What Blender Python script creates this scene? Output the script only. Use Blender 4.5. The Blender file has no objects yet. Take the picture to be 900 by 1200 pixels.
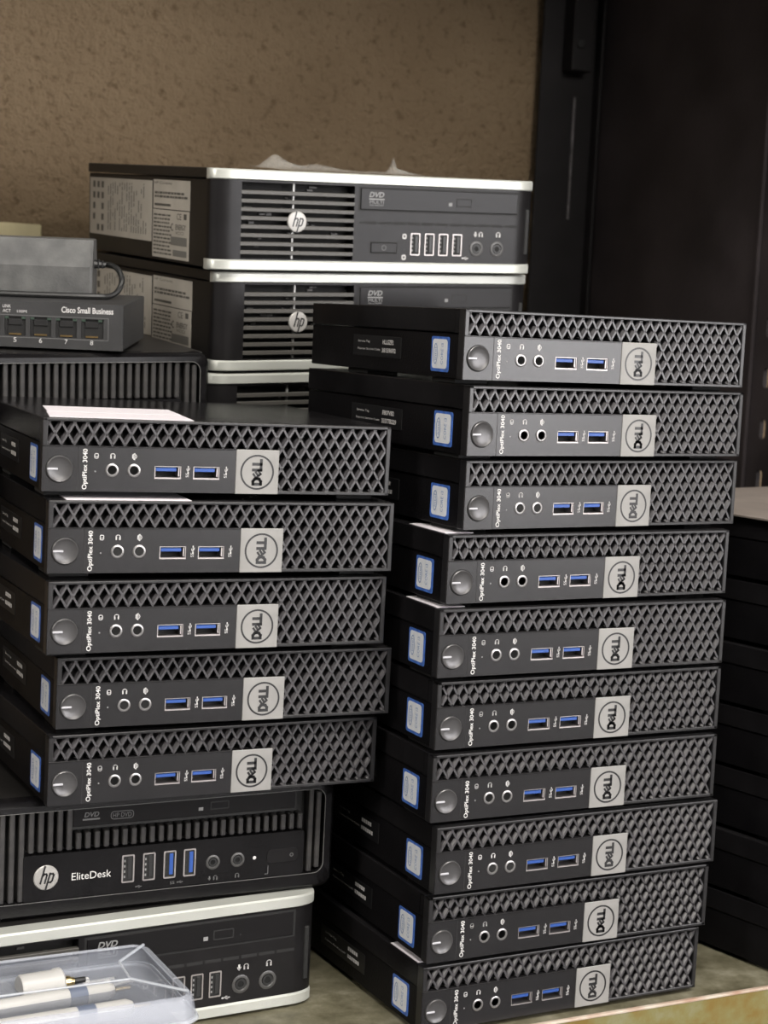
import bpy, bmesh, math, random
from mathutils import Matrix, Vector
random.seed(7)
S = 0.001                                   # everything below is written in millimetres
scene = bpy.context.scene
COL = scene.collection
R = math.radians

# ------------------------------------------------------------------ camera
THETA = 26.97847                            # the camera's turn relative to the shelf
FPX, PITCH, ROLL, CAMZ = 2061.446, 6.45437, 2.770458, 381.631
def camera():
    p, r, th = R(PITCH), R(ROLL), R(THETA)
    fw = Vector((0, math.cos(p), -math.sin(p))); up = Vector((0, math.sin(p), math.cos(p))); rt = Vector((1, 0, 0))
    rt2 = rt*math.cos(r)+up*math.sin(r); up2 = -rt*math.sin(r)+up*math.cos(r)
    m = Matrix((rt2, up2, -fw)).transposed().to_4x4()
    m = Matrix.Rotation(-th, 4, 'Z') @ m
    m.translation = Vector((0, 0, CAMZ*S))
    cd = bpy.data.cameras.new('camera'); c = bpy.data.objects.new('camera', cd); COL.objects.link(c)
    c.matrix_world = m
    cd.sensor_fit = 'VERTICAL'; cd.sensor_height = 24.0; cd.lens = FPX*24.0/1200.0
    cd.clip_start = 0.02; cd.clip_end = 50
    cd.dof.use_dof = True; cd.dof.focus_distance = 0.93; cd.dof.aperture_fstop = 11
    scene.camera = c
camera()

# ------------------------------------------------------------------ world, lamps, exposure
scene.view_settings.view_transform = 'Standard'
scene.view_settings.look = 'None'
scene.view_settings.gamma = 1.0
scene.view_settings.use_curve_mapping = False
scene.view_settings.exposure = 0.45
w = bpy.data.worlds.new('world'); scene.world = w; w.use_nodes = True
w.node_tree.nodes['Background'].inputs[0].default_value = (0.75, 0.75, 0.85, 1)
w.node_tree.nodes['Background'].inputs[1].default_value = 0.05

def area(name, loc, target, sx, sy, power, col):
    ld = bpy.data.lights.new(name, 'AREA'); ld.shape = 'RECTANGLE'; ld.size = sx; ld.size_y = sy
    ld.energy = power; ld.color = col
    o = bpy.data.objects.new(name, ld); COL.objects.link(o); o.location = loc
    d = Vector(target)-Vector(loc); o.rotation_euler = d.to_track_quat('-Z', 'Y').to_euler()
    return o
# fluorescent ceiling battens of the store room, in rows towards the door
WARM = (1.0, 0.955, 0.885)
area('ceiling_lamp_near', (0.30, -0.15, 1.72), (0.40, 0.4, 0), 1.3, 0.25, 34, WARM)
area('ceiling_lamp_middle', (0.60, -1.6, 1.70), (0.60, 1.0, 0.3), 1.3, 0.25, 14, WARM)
area('ceiling_lamp_far', (0.70, -3.1, 1.66), (0.70, 1.0, 0.3), 1.3, 0.25, 22, WARM)
area('ceiling_lamp_side', (-1.7, -0.2, 1.70), (0.4, 0.9, 0.2), 0.6, 1.3, 30, WARM)

# ------------------------------------------------------------------ materials
MATS = {}
def mat(name, col, rough=0.5, metal=0.0, var=0.0, vscale=40.0, bump=0.0, bscale=400.0, spec=0.5, col2=None, trans=0.0, emit=None, rvar=0.0):
    if name in MATS: return MATS[name]
    m = bpy.data.materials.new(name); m.use_nodes = True; nt = m.node_tree; b = nt.nodes['Principled BSDF']
    b.inputs['Base Color'].default_value = (*col, 1); b.inputs['Roughness'].default_value = rough
    b.inputs['Metallic'].default_value = metal; b.inputs['Specular IOR Level'].default_value = spec
    tc = nt.nodes.new('ShaderNodeTexCoord')
    if var > 0 or col2 or rvar > 0:
        n = nt.nodes.new('ShaderNodeTexNoise'); n.inputs['Scale'].default_value = vscale; n.inputs['Detail'].default_value = 6
        nt.links.new(tc.outputs['Object'], n.inputs['Vector'])
        ramp = nt.nodes.new('ShaderNodeValToRGB')
        c2 = col2 or tuple(min(1, c*(1+var)+0.004*var) for c in col); c1 = col if col2 else tuple(c*(1-var) for c in col)
        ramp.color_ramp.elements[0].color = (*c1, 1); ramp.color_ramp.elements[0].position = 0.35
        ramp.color_ramp.elements[1].color = (*c2, 1); ramp.color_ramp.elements[1].position = 0.7
        nt.links.new(n.outputs['Fac'], ramp.inputs['Fac']); nt.links.new(ramp.outputs['Color'], b.inputs['Base Color'])
        if rvar > 0:
            mr = nt.nodes.new('ShaderNodeMapRange'); mr.inputs['To Min'].default_value = rough-rvar; mr.inputs['To Max'].default_value = rough+rvar
            nt.links.new(n.outputs['Fac'], mr.inputs['Value']); nt.links.new(mr.outputs['Result'], b.inputs['Roughness'])
    if bump > 0:
        n2 = nt.nodes.new('ShaderNodeTexNoise'); n2.inputs['Scale'].default_value = bscale; n2.inputs['Detail'].default_value = 4
        nt.links.new(tc.outputs['Object'], n2.inputs['Vector'])
        bp = nt.nodes.new('ShaderNodeBump'); bp.inputs['Strength'].default_value = bump; bp.inputs['Distance'].default_value = 0.001
        nt.links.new(n2.outputs['Fac'], bp.inputs['Height']); nt.links.new(bp.outputs['Normal'], b.inputs['Normal'])
    if trans > 0:      # cloudy clear plastic: part see-through, part milky
        out = nt.nodes['Material Output']; tr = nt.nodes.new('ShaderNodeBsdfTransparent'); mx = nt.nodes.new('ShaderNodeMixShader')
        mx.inputs['Fac'].default_value = 1-trans
        nt.links.new(tr.outputs[0], mx.inputs[1]); nt.links.new(b.outputs[0], mx.inputs[2]); nt.links.new(mx.outputs[0], out.inputs['Surface'])
    MATS[name] = m
    return m

def wall_material():
    m = bpy.data.materials.new('rough_plaster'); m.use_nodes = True; nt = m.node_tree; b = nt.nodes['Principled BSDF']
    b.inputs['Roughness'].default_value = 0.9; b.inputs['Specular IOR Level'].default_value = 0.2
    tc = nt.nodes.new('ShaderNodeTexCoord')
    def noise(s, d, r=0.55):
        n = nt.nodes.new('ShaderNodeTexNoise'); n.inputs['Scale'].default_value = s; n.inputs['Detail'].default_value = d; n.inputs['Roughness'].default_value = r
        nt.links.new(tc.outputs['Object'], n.inputs['Vector']); return n
    big = noise(7, 5); mid = noise(115, 6, 0.62); fine = noise(420, 3)
    ramp = nt.nodes.new('ShaderNodeValToRGB')
    ramp.color_ramp.elements[0].position = 0.3; ramp.color_ramp.elements[0].color = (0.245, 0.174, 0.104, 1)
    ramp.color_ramp.elements[1].position = 0.7; ramp.color_ramp.elements[1].color = (0.325, 0.238, 0.148, 1)
    nt.links.new(big.outputs['Fac'], ramp.inputs['Fac'])
    pit = nt.nodes.new('ShaderNodeValToRGB')                # dark flecks in the plaster
    pit.color_ramp.elements[0].position = 0.33; pit.color_ramp.elements[0].color = (0.55, 0.5, 0.45, 1)
    pit.color_ramp.elements[1].position = 0.46; pit.color_ramp.elements[1].color = (1, 1, 1, 1)
    nt.links.new(mid.outputs['Fac'], pit.inputs['Fac'])
    mul = nt.nodes.new('ShaderNodeMixRGB'); mul.blend_type = 'MULTIPLY'; mul.inputs['Fac'].default_value = 0.8
    nt.links.new(ramp.outputs['Color'], mul.inputs[1]); nt.links.new(pit.outputs['Color'], mul.inputs[2])
    nt.links.new(mul.outputs['Color'], b.inputs['Base Color'])
    add = nt.nodes.new('ShaderNodeMath'); add.operation = 'MULTIPLY_ADD'; add.inputs[1].default_value = 0.3
    nt.links.new(fine.outputs['Fac'], add.inputs[0]); nt.links.new(mid.outputs['Fac'], add.inputs[2])
    bp = nt.nodes.new('ShaderNodeBump'); bp.inputs['Strength'].default_value = 1.0; bp.inputs['Distance'].default_value = 0.013
    nt.links.new(add.outputs[0], bp.inputs['Height']); nt.links.new(bp.outputs['Normal'], b.inputs['Normal'])
    return m
PLASTER = wall_material()
def shelf_material(name, c1, c2, c3):
    m = bpy.data.materials.new(name); m.use_nodes = True; nt = m.node_tree; b = nt.nodes['Principled BSDF']
    b.inputs['Roughness'].default_value = 0.5; b.inputs['Specular IOR Level'].default_value = 0.4
    tc = nt.nodes.new('ShaderNodeTexCoord')
    n = nt.nodes.new('ShaderNodeTexNoise'); n.inputs['Scale'].default_value = 38; n.inputs['Detail'].default_value = 10; n.inputs['Roughness'].default_value = 0.7
    nt.links.new(tc.outputs['Object'], n.inputs['Vector'])
    ramp = nt.nodes.new('ShaderNodeValToRGB'); cr = ramp.color_ramp
    cr.elements[0].position = 0.38; cr.elements[0].color = (*c1, 1); cr.elements[1].position = 0.66; cr.elements[1].color = (*c3, 1)
    e = cr.elements.new(0.52); e.color = (*c2, 1)
    nt.links.new(n.outputs['Fac'], ramp.inputs['Fac']); nt.links.new(ramp.outputs['Color'], b.inputs['Base Color'])
    mr = nt.nodes.new('ShaderNodeMapRange'); mr.inputs['To Min'].default_value = 0.35; mr.inputs['To Max'].default_value = 0.65
    nt.links.new(n.outputs['Fac'], mr.inputs['Value']); nt.links.new(mr.outputs['Result'], b.inputs['Roughness'])
    return m
SHELF = shelf_material('worn_shelf_paint', (0.070, 0.063, 0.038), (0.125, 0.115, 0.076), (0.20, 0.188, 0.138))
LIP = shelf_material('stained_shelf_lip', (0.16, 0.105, 0.022), (0.17, 0.15, 0.055), (0.20, 0.195, 0.115))

bezel_m = mat('charcoal_bezel', (0.014, 0.0135, 0.0145), 0.29, var=0.18, vscale=60, bump=0.03, bscale=1500)
panel_m = mat('charcoal_panel', (0.0105, 0.0100, 0.011), 0.27, var=0.12, vscale=50, bump=0.03, bscale=1800)
grille_m = mat('charcoal_grille', (0.040, 0.038, 0.041), 0.34, spec=0.62, var=0.25, vscale=90)
steel_black = mat('black_steel', (0.0050, 0.0046, 0.0053), 0.42, spec=0.12, var=0.3, vscale=25, bump=0.15, bscale=900, rvar=0.08)
cover_black = mat('black_cover', (0.0075, 0.0070, 0.0077), 0.2, spec=0.15, var=0.4, vscale=18, bump=0.12, bscale=900, rvar=0.08)
void = mat('black_void', (0.004, 0.004, 0.004), 0.8)
black_plastic = mat('black_plastic', (0.013, 0.013, 0.0135), 0.4, var=0.2, vscale=60)
groove_m = mat('dark_groove', (0.006, 0.006, 0.006), 0.7)
print_m = mat('white_print', (0.5, 0.49, 0.485), 0.6)
greyprint_m = mat('grey_print', (0.20, 0.20, 0.20), 0.6)
dimprint_m = mat('dim_print', (0.10, 0.10, 0.10), 0.6)
badge_m = mat('silver_badge', (0.225, 0.22, 0.212), 0.5, 0.0, var=0.08, vscale=80)
badge_ink = mat('badge_ink', (0.012, 0.012, 0.013), 0.35)
chrome = mat('port_metal', (0.42, 0.39, 0.38), 0.42, 1.0)
brass = mat('brass', (0.80, 0.62, 0.30), 0.25, 1.0)
blue_m = mat('usb_blue', (0.018, 0.065, 0.27), 0.4)
white_plastic = mat('white_plastic', (0.40, 0.395, 0.385), 0.45, var=0.04)
glow_m = mat('indicator_lens', (0.42, 0.42, 0.45), 0.3)
sticker_blue = mat('sticker_blue', (0.06, 0.15, 0.50), 0.35, var=0.3, vscale=300)
sticker_pale = mat('sticker_pale', (0.70, 0.72, 0.76), 0.4, var=0.06, vscale=300)
sticker_ink = mat('sticker_ink', (0.18, 0.28, 0.5), 0.5)
tag_m = mat('tag_black', (0.010, 0.010, 0.011), 0.3)
rubber = mat('rubber', (0.012, 0.012, 0.012), 0.8)
silver = mat('silver_trim', (0.47, 0.48, 0.445), 0.33, 0.3, var=0.05, vscale=30)
hp_dark = mat('graphite_plastic', (0.0095, 0.0089, 0.0094), 0.29, spec=0.2, var=0.15, vscale=50, bump=0.04, bscale=1500)
hp_slat = mat('graphite_slat', (0.055, 0.052, 0.047), 0.45)
hp_steel = mat('dark_painted_steel', (0.013, 0.012, 0.0115), 0.45, spec=0.3, var=0.2, vscale=20, bump=0.1, bscale=900)
drive_m = mat('drive_front', (0.0085, 0.0080, 0.0085), 0.28, spec=0.19)
label_m = mat('aged_label', (0.46, 0.43, 0.38), 0.6, var=0.08, vscale=40)
label_ink = mat('label_ink', (0.10, 0.095, 0.085), 0.7)
label_grey = mat('label_grey', (0.17, 0.165, 0.15), 0.7)
paper_m = mat('white_paper', (0.66, 0.62, 0.655), 0.6, var=0.02)
elite_m = mat('elite_black', (0.0050, 0.0046, 0.0051), 0.27, spec=0.25, var=0.2, vscale=40, bump=0.1, bscale=1200)
rib_m = mat('elite_rib', (0.028, 0.027, 0.0275), 0.5, spec=0.3, col2=(0.046, 0.043, 0.041), vscale=150)
switch_m = mat('switch_grey', (0.032, 0.032, 0.033), 0.45, var=0.15, vscale=40, bump=0.1, bscale=1200)
gold = mat('gold_pins', (0.40, 0.28, 0.13), 0.35, 1.0)
led_green = mat('led_lens', (0.035, 0.055, 0.042), 0.3)
adapter_m = mat('dusty_adapter', (0.050, 0.050, 0.050), 0.55, col2=(0.095, 0.095, 0.092), vscale=70, bump=0.2, bscale=700)
cable_m = mat('cable_black', (0.006, 0.006, 0.006), 0.5)
clear_m = mat('cloudy_plastic', (0.44, 0.465, 0.53), 0.24, trans=0.63)
clear_rim = mat('cloudy_plastic_rim', (0.50, 0.53, 0.58), 0.22, trans=0.5)
film_m = mat('plastic_film', (0.50, 0.485, 0.45), 0.2, trans=0.62)
crate_m = mat('crate_plastic', (0.010, 0.0095, 0.010), 0.6, spec=0.2, var=0.12, vscale=30)
rack_black = mat('rack_black', (0.024, 0.0195, 0.021), 0.6, spec=0.3, var=0.3, vscale=15, bump=0.2, bscale=300)
edge_worn = mat('worn_edge', (0.52, 0.47, 0.40), 0.45, col2=(0.35, 0.22, 0.16), vscale=60)
slot_m = mat('slot_yellow', (0.62, 0.47, 0.20), 0.6)
slot_pink = mat('slot_pink', (0.45, 0.22, 0.16), 0.6)
wall_glow_m = mat('cream_strip', (0.58, 0.51, 0.31), 0.7, var=0.1, vscale=40)
conc = mat('concrete', (0.10, 0.098, 0.095), 0.8, var=0.2, vscale=6)
paint = mat('wall_paint', (0.42, 0.41, 0.39), 0.85, var=0.06, vscale=3)
foam_m = mat('grey_foam', (0.2, 0.2, 0.2), 0.9, var=0.1)

# ------------------------------------------------------------------ mesh helpers
def rrect(x0, x1, z0, z1, r, n=5):
    pts = []
    for cx, cz, a0 in ((x1-r, z1-r, 0), (x0+r, z1-r, 90), (x0+r, z0+r, 180), (x1-r, z0+r, 270)):
        for i in range(n+1):
            a = R(a0+90*i/n); pts.append((cx+r*math.cos(a), cz+r*math.sin(a)))
    return pts
def circle(cx, cz, r, n=24):
    return [(cx+r*math.cos(2*math.pi*i/n), cz+r*math.sin(2*math.pi*i/n)) for i in range(n)]
class MB:
    def __init__(s): s.v = []; s.f = []
    def add(s, vs, fs):
        o = len(s.v); s.v += [tuple(p) for p in vs]; s.f += [tuple(i+o for i in f) for f in fs]; return s
    def box(s, x0, x1, y0, y1, z0, z1, bev=0, seg=1):
        vs = [(x, y, z) for x in (x0, x1) for y in (y0, y1) for z in (z0, z1)]
        fs = [(0, 1, 3, 2), (4, 6, 7, 5), (0, 4, 5, 1), (2, 3, 7, 6), (0, 2, 6, 4), (1, 5, 7, 3)]
        if bev <= 0: return s.add(vs, fs)
        bm = bmesh.new(); bv = [bm.verts.new(p) for p in vs]
        for f in fs: bm.faces.new([bv[i] for i in f])
        bmesh.ops.bevel(bm, geom=bm.edges[:], offset=bev, segments=seg, affect='EDGES', profile=0.5)
        bm.verts.index_update(); out = [tuple(v.co) for v in bm.verts]; of = [tuple(v.index for v in f.verts) for f in bm.faces]; bm.free()
        return s.add(out, of)
    def prism(s, poly, a0, a1, axis='y'):
        n = len(poly)
        def m(u, v, a): return (u, a, v) if axis == 'y' else ((u, v, a) if axis == 'z' else (a, u, v))
        vs = [m(u, v, a0) for u, v in poly]+[m(u, v, a1) for u, v in poly]
        fs = [tuple(range(n)), tuple(range(2*n-1, n-1, -1))]+[(i, (i+1) % n, n+(i+1) % n, n+i) for i in range(n)]
        return s.add(vs, fs)
    def loft(s, rings, closed_ends=True):
        n = len(rings[0]); vs = [p for r in rings for p in r]; fs = []
        for k in range(len(rings)-1):
            for i in range(n): fs.append((k*n+i, k*n+(i+1) % n, (k+1)*n+(i+1) % n, (k+1)*n+i))
        if closed_ends: fs += [tuple(range(n)), tuple(range((len(rings)-1)*n, len(rings)*n))]
        return s.add(vs, fs)
    def lathe(s, cx, cz, prof, n=24):                # profile of (radius, y), turned about the y direction
        rings = [[(cx+r*math.cos(2*math.pi*i/n), y, cz+r*math.sin(2*math.pi*i/n)) for i in range(n)] for r, y in prof]
        return s.loft(rings, closed_ends=True)
    def ring(s, cx, cz, r0, r1, y0, y1, n=24):
        return s.loft([[(p[0], y, p[1]) for p in circle(cx, cz, r, n)] for r, y in ((r1, y1), (r1, y0), (r0, y0), (r0, y1))], False)
    def frame(s, outer, inner, y0, y1, yb=None):
        yb = y0 if yb is None else yb
        return s.loft([[(p[0], y, p[1]) for p in L] for L, y in ((outer, y1), (outer, yb), (inner, y0), (inner, y1))], False)
    def stroke(s, pts, w, y, closed=False):          # flat ribbon in the front plane
        P = [Vector((p[0], p[1])) for p in pts]
        segs = list(zip(P[:-1], P[1:]))+([(P[-1], P[0])] if closed else [])
        for a, b in segs:
            d = (b-a)
            if d.length < 1e-6: continue
            d.normalize(); n = Vector((-d.y, d.x))*w/2; e = d*w*0.45
            q = [a-e+n, a-e-n, b+e-n, b+e+n]
            s.add([(p.x, y, p.y) for p in q], [(0, 1, 2, 3)])
        return s
    def tube(s, pts, r, n=8):
        P = [Vector(p) for p in pts]; rings = []
        for i, p in enumerate(P):
            t = (P[min(i+1, len(P)-1)]-P[max(i-1, 0)]).normalized()
            u = t.cross(Vector((0, 0, 1)));
            if u.length < 1e-3: u = t.cross(Vector((1, 0, 0)))
            u.normalize(); v = t.cross(u); rr = r[i] if isinstance(r, (list, tuple)) else r
            rings.append([tuple(p+u*rr*math.cos(2*math.pi*k/n)+v*rr*math.sin(2*math.pi*k/n)) for k in range(n)])
        return s.loft(rings)
    def mapped(s, fn): s.v = [fn(*p) for p in s.v]; return s
    def mesh(s, name, m, smooth=False):
        me = bpy.data.meshes.new(name); me.from_pydata([(x*S, y*S, z*S) for x, y, z in s.v], [], s.f)
        bm = bmesh.new(); bm.from_mesh(me); bmesh.ops.recalc_face_normals(bm, faces=bm.faces[:])
        if smooth:
            for f in bm.faces: f.smooth = True
            for e in bm.edges:
                if len(e.link_faces) == 2 and e.calc_face_angle(0) > R(38): e.smooth = False
        bm.to_mesh(me); bm.free(); me.materials.append(m); return me
    def build(s, name, m, parent=None, smooth=False, label=None):
        return link(name, s.mesh(name, m, smooth), parent, label)
def link(name, me, parent=None, label=None):
    o = bpy.data.objects.new(name, me); COL.objects.link(o)
    if parent: o.parent = parent
    if label: o['label'] = label
    return o
def thing(name, label=None, cat=None, group=None):
    o = bpy.data.objects.new(name, None); COL.objects.link(o); o.empty_display_size = 0.02
    return tag(o, label, cat, group)
def tag(o, label=None, cat=None, group=None, kind=None):
    if label: o['label'] = label
    if cat: o['category'] = cat
    if group: o['group'] = group
    if kind: o['kind'] = kind
    return o
def copy_tree(o, parent=None):
    c = o.copy(); COL.objects.link(c); c.parent = parent
    for ch in list(o.children): copy_tree(ch, c)
    return c
_font = bpy.data.curves.new('lettering_source', 'FONT')
_fobj = bpy.data.objects.new('lettering_source', _font); COL.objects.link(_fobj)
def text2d(body, bold=0.0, shear=0.0):
    _font.body = body; _font.size = 1; _font.offset = bold; _font.shear = shear; _font.resolution_u = 3; _font.space_character = 1.0
    bpy.context.view_layer.update(); dg = bpy.context.evaluated_depsgraph_get(); dg.update()
    me = bpy.data.meshes.new_from_object(_fobj.evaluated_get(dg))
    vs = [(v.co.x, v.co.y) for v in me.vertices]; fs = [tuple(p.vertices) for p in me.polygons]; bpy.data.meshes.remove(me)
    x0 = min(v[0] for v in vs); x1 = max(v[0] for v in vs); y0 = min(v[1] for v in vs); y1 = max(v[1] for v in vs)
    return [((x-x0)/(x1-x0), (y-y0)/(y1-y0)) for x, y in vs], fs
def text(mb, body, u0, v0, wd, ht, off, plane='front', turn=False, bold=0.0, shear=0.0):
    """fit lettering into a box u0,v0,wd,ht of the front (x,z) or the left side (reads towards the front)"""
    vs, fs = text2d(body, bold, shear); out = []
    for a, b in vs:
        if turn: u, v = u0+(1-b)*wd, v0+a*ht
        else: u, v = u0+a*wd, v0+b*ht
        out.append((u, off, v) if plane == 'front' else (off, -u, v))
    return mb.add(out, fs)

# orientation: yaw measured from the camera's axis plus a slight lean, turned into the shelf's frame
def orient(yaw, tx=0.0, ty=0.0):
    return Matrix.Rotation(R(-THETA), 4, 'Z') @ Matrix.Rotation(R(tx), 4, 'X') @ Matrix.Rotation(R(ty), 4, 'Y') @ Matrix.Rotation(R(yaw), 4, 'Z')
def place(o, M, world, local=(0, 0, 0)):
    m = M.copy(); m.translation = (Vector(world)-(M.to_3x3() @ Vector(local)))*S
    o.matrix_world = m; return o

# ------------------------------------------------------------------ the room
def structure(name, mb, m, label=None, cat=None):
    o = mb.build(name, m); tag(o, label, cat, kind='structure'); return o
structure('wall_back', MB().box(-2600, 2600, 1400, 1500, -900, 1800), PLASTER, 'rough brown plaster wall behind the shelf', 'wall')
structure('wall_left', MB().box(-2700, -2600, -3600, 1500, -900, 1800), paint, 'painted side wall of the store room, left', 'wall')
def fill_pane(label, u0, u1, z0, z1, strength, fn, cat='window', n=[0]):
    n[0] += 1
    fill = thing('window_%d' % n[0], label, cat); fill['kind'] = 'structure'
    wf = MB()
    for a, b, c, d in ((u0, u0+50, z0, z1), (u1-50, u1, z0, z1), (u0, u1, z0, z0+50), (u0, u1, z1-50, z1), ((u0+u1)/2-20, (u0+u1)/2+20, z0, z1)): wf.box(25, 65, a, b, c, d)
    wf.mapped(fn).build('window_frame', paint, fill)
    wp = mat('daylit_pane_%d' % n[0], (0.9, 0.92, 0.95), 0.3); pb_ = wp.node_tree.nodes['Principled BSDF']
    pb_.inputs['Emission Color'].default_value = (1.0, 0.975, 0.985, 1); pb_.inputs['Emission Strength'].default_value = strength
    MB().box(45, 50, u0+40, u1-40, z0+40, z1-40).mapped(fn).build('pane', wp, fill)
WY0, WY1, WZ0, WZ1 = -3250, -1450, -60, 1600                    # bright pane added in the right wall for sheen on the right stack
structure('wall_right', MB().box(2600, 2700, -3600, WY0, -900, 1800).box(2600, 2700, WY1, 1500, -900, 1800).box(2600, 2700, WY0, WY1, -900, WZ0).box(2600, 2700, WY0, WY1, WZ1, 1800), paint, 'painted side wall of the store room with the window', 'wall')
fill_pane('bright daylit window in the right wall of the store room', WY0, WY1, WZ0, WZ1, 8.8, lambda x, y, z: (2600+x, y, z))
FX0, FX1, FZ0, FZ1 = 1050, 2500, 0, 1600                        # another, added behind the viewer to brighten the left stack
structure('wall_front', MB().box(-2700, FX0, -3700, -3600, -900, 1800).box(FX1, 2700, -3700, -3600, -900, 1800).box(FX0, FX1, -3700, -3600, -900, FZ0).box(FX0, FX1, -3700, -3600, FZ1, 1800), paint, 'painted wall of the store room behind the viewer', 'wall')
fill_pane('daylit window in the wall behind the viewer', FX0, FX1, FZ0, FZ1, 6.0, lambda x, y, z: (y, -3600-x, z))
structure('floor', MB().box(-2700, 2700, -3700, 1500, -950, -900), conc, 'grey concrete floor of the store room', 'floor')
structure('ceiling', MB().box(-2700, 2700, -3700, 1500, 1800, 1850), paint, 'pale ceiling of the store room', 'ceiling')
structure('trim_1', MB().box(200, 392, 1397.5, 1400.5, 427, 438.5, 1), wall_glow_m, 'pale cream strip on the brown wall above the power adapter', 'trim')  # cream strip imitates a patch of light on the plaster

# ------------------------------------------------------------------ the rack
rack = thing('steel_rack', 'black steel shelving rack with worn olive grey shelf board', 'rack')
RX0, RX1, RY0, RY1 = -420, 904, 778, 1392
MB().box(RX0, RX1, RY0+1.5, RY1, -3, 0).build('shelf_board', SHELF, rack)
lip = MB().box(RX0, RX1, RY0, RY0+2, -34, -1.2).build('shelf_lip', LIP, rack, label='olive stained front lip of the shelf')
MB().box(RX0, RX1, RY0-0.3, RY0+2.6, -1.3, 0.25, 0.35).build('worn_edge', edge_worn, lip)
MB().box(RX0, RX1, RY0, RY1, 850, 886, 2).build('upper_shelf', rack_black, rack)
MB().box(RX1, RX1+3, RY0-6, 1107, -900, 1250).box(RX1, RX1+3, 1119.5, RY1+4, -900, 1250).box(RX1, RX1+3, 1106, 1120, -900, 125).box(RX1, RX1+3, 1106, 1120, 660, 1250).build('side_panel', rack_black, rack)
post_black = mat('post_black', (0.008, 0.0068, 0.0074), 0.55, spec=0.25, var=0.2)
def post(x0, x1, y0, y1, sx, sy):
    p = MB()
    p.box(x0, x1, (y1-3) if sy > 0 else y0, y1 if sy > 0 else y0+3, -900, 1250, 0.6)
    p.box((x1-3) if sx > 0 else x0, x1 if sx > 0 else x0+3, y0, y1, -900, 1250, 0.6)
    return p.build('post', post_black, rack)
p = post(844, 903, 1377, 1391, 1, 1)
MB().box(865.5, 887, 1371, 1388, 606, 850, 1.0).build('bracket', post_black, p)
MB().lathe(0, 0, [(4.5, 0), (4.5, -1.2), (3.5, -2.2), (0.1, -2.4)], 16).mapped(lambda x, y, z: (873+x, 1371+y, 630+z)).build('bolt', groove_m, p)
post(RX0, RX0+39, 1352, 1391, -1, 1); post(RX0, RX0+39, RY0, RY0+39, -1, -1)
MB().box(879.5, 881.3, 1386.4, 1388.2, 475, 585, 0.2).build('worn_edge', mat('bare_steel', (0.16, 0.15, 0.155), 0.4, 0.3, var=0.5, vscale=120), p)
# slotted upright on the side panel, seen edge-on past the stacks
up = MB()
UY0, UY1 = 1094.0, 1133.0
zs = [263.7+40.4*k for k in range(-3, 10)]
half = 20.2
for zc in zs:
    rect = []; hole = rrect(1109.5, 1116.9, zc-8.1, zc+8.1, 3.6, 5)
    for (u, v) in hole:
        du, dv = u-1113.2, v-zc
        t = min((UY1-1113.2)/abs(du) if abs(du) > 1e-6 else 1e9, half/abs(dv) if abs(dv) > 1e-6 else 1e9)
        rect.append((1113.2+du*t, zc+dv*t))
    up.loft([[(x, u, v) for u, v in L] for L, x in ((rect, 903.8), (rect, 900.5), (hole, 900.5), (hole, 903.8))], False)
upr = up.build('slotted_upright', rack_black, rack)
MB().box(897.6, 903.9, UY0, UY0+2, 100, 680).box(897.6, 903.9, UY1-2, UY1, 100, 680).build('upright_flange', rack_black, upr)

# ------------------------------------------------------------------ small shared shapes
def hp_logo(parent, cx, cz, r, y, name='logo'):
    d = MB().lathe(cx, cz, [(r, y+1.2), (r, y+0.2), (r*0.93, y-0.25), (r*0.6, y-0.42), (0.05, y-0.46)], 32).build(name, mat('logo_silver', (0.33, 0.32, 0.305), 0.4, 0.3), parent, True)
    k = r/6.6; yy = y-0.52; m = MB(); w_ = 0.95*k
    sh = lambda u, v: (cx+k*(u+0.27*v), cz+k*v)
    m.stroke([sh(-2.4, 6.1), sh(-2.4, -2.6)], w_, yy)                                   # h
    m.stroke([sh(-2.4, 1.2), sh(-1.6, 2.1), sh(-0.6, 2.1), sh(-0.1, 1.4), sh(-0.1, -2.6)], w_, yy)
    m.stroke([sh(1.35, 2.3), sh(1.35, -6.1)], w_, yy)                                   # p
    m.stroke([sh(1.35, 2.0), sh(2.9, 2.0), sh(3.5, 1.3), sh(3.5, -1.6), sh(2.9, -2.4), sh(1.35, -2.4)], w_, yy)
    m.build('logo_mark', badge_ink, d)
    return d
def usb_upright(parent, cx, cz, w_, h, y, blue):
    p = MB().frame(rrect(cx-w_/2, cx+w_/2, cz-h/2, cz+h/2, 0.7, 2), rrect(cx-w_/2+0.75, cx+w_/2-0.75, cz-h/2+0.75, cz+h/2-0.75, 0.4, 2), y-0.35, y+1.5).build('usb_port', chrome, parent)
    MB().box(cx-w_/2+0.4, cx+w_/2-0.4, y-0.02, y+0.4, cz-h/2+0.4, cz+h/2-0.4).build('socket', void, p)
    t = MB().box(cx-0.2, cx+w_/2-1.5, y-0.3, y+0.2, cz-h/2+2.0, cz+h/2-1.6, 0.15)
    t.build('tongue', blue_m if blue else black_plastic, p)
    c = MB()
    for i in range(4): c.box(cx-w_/2+1.2, cx-w_/2+2.0, y-0.25, y+0.1, cz-h/2+2.6+i*(h-5)/3.5, cz-h/2+3.8+i*(h-5)/3.5)
    c.build('contacts', groove_m if blue else greyprint_m, p)
    return p
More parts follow.
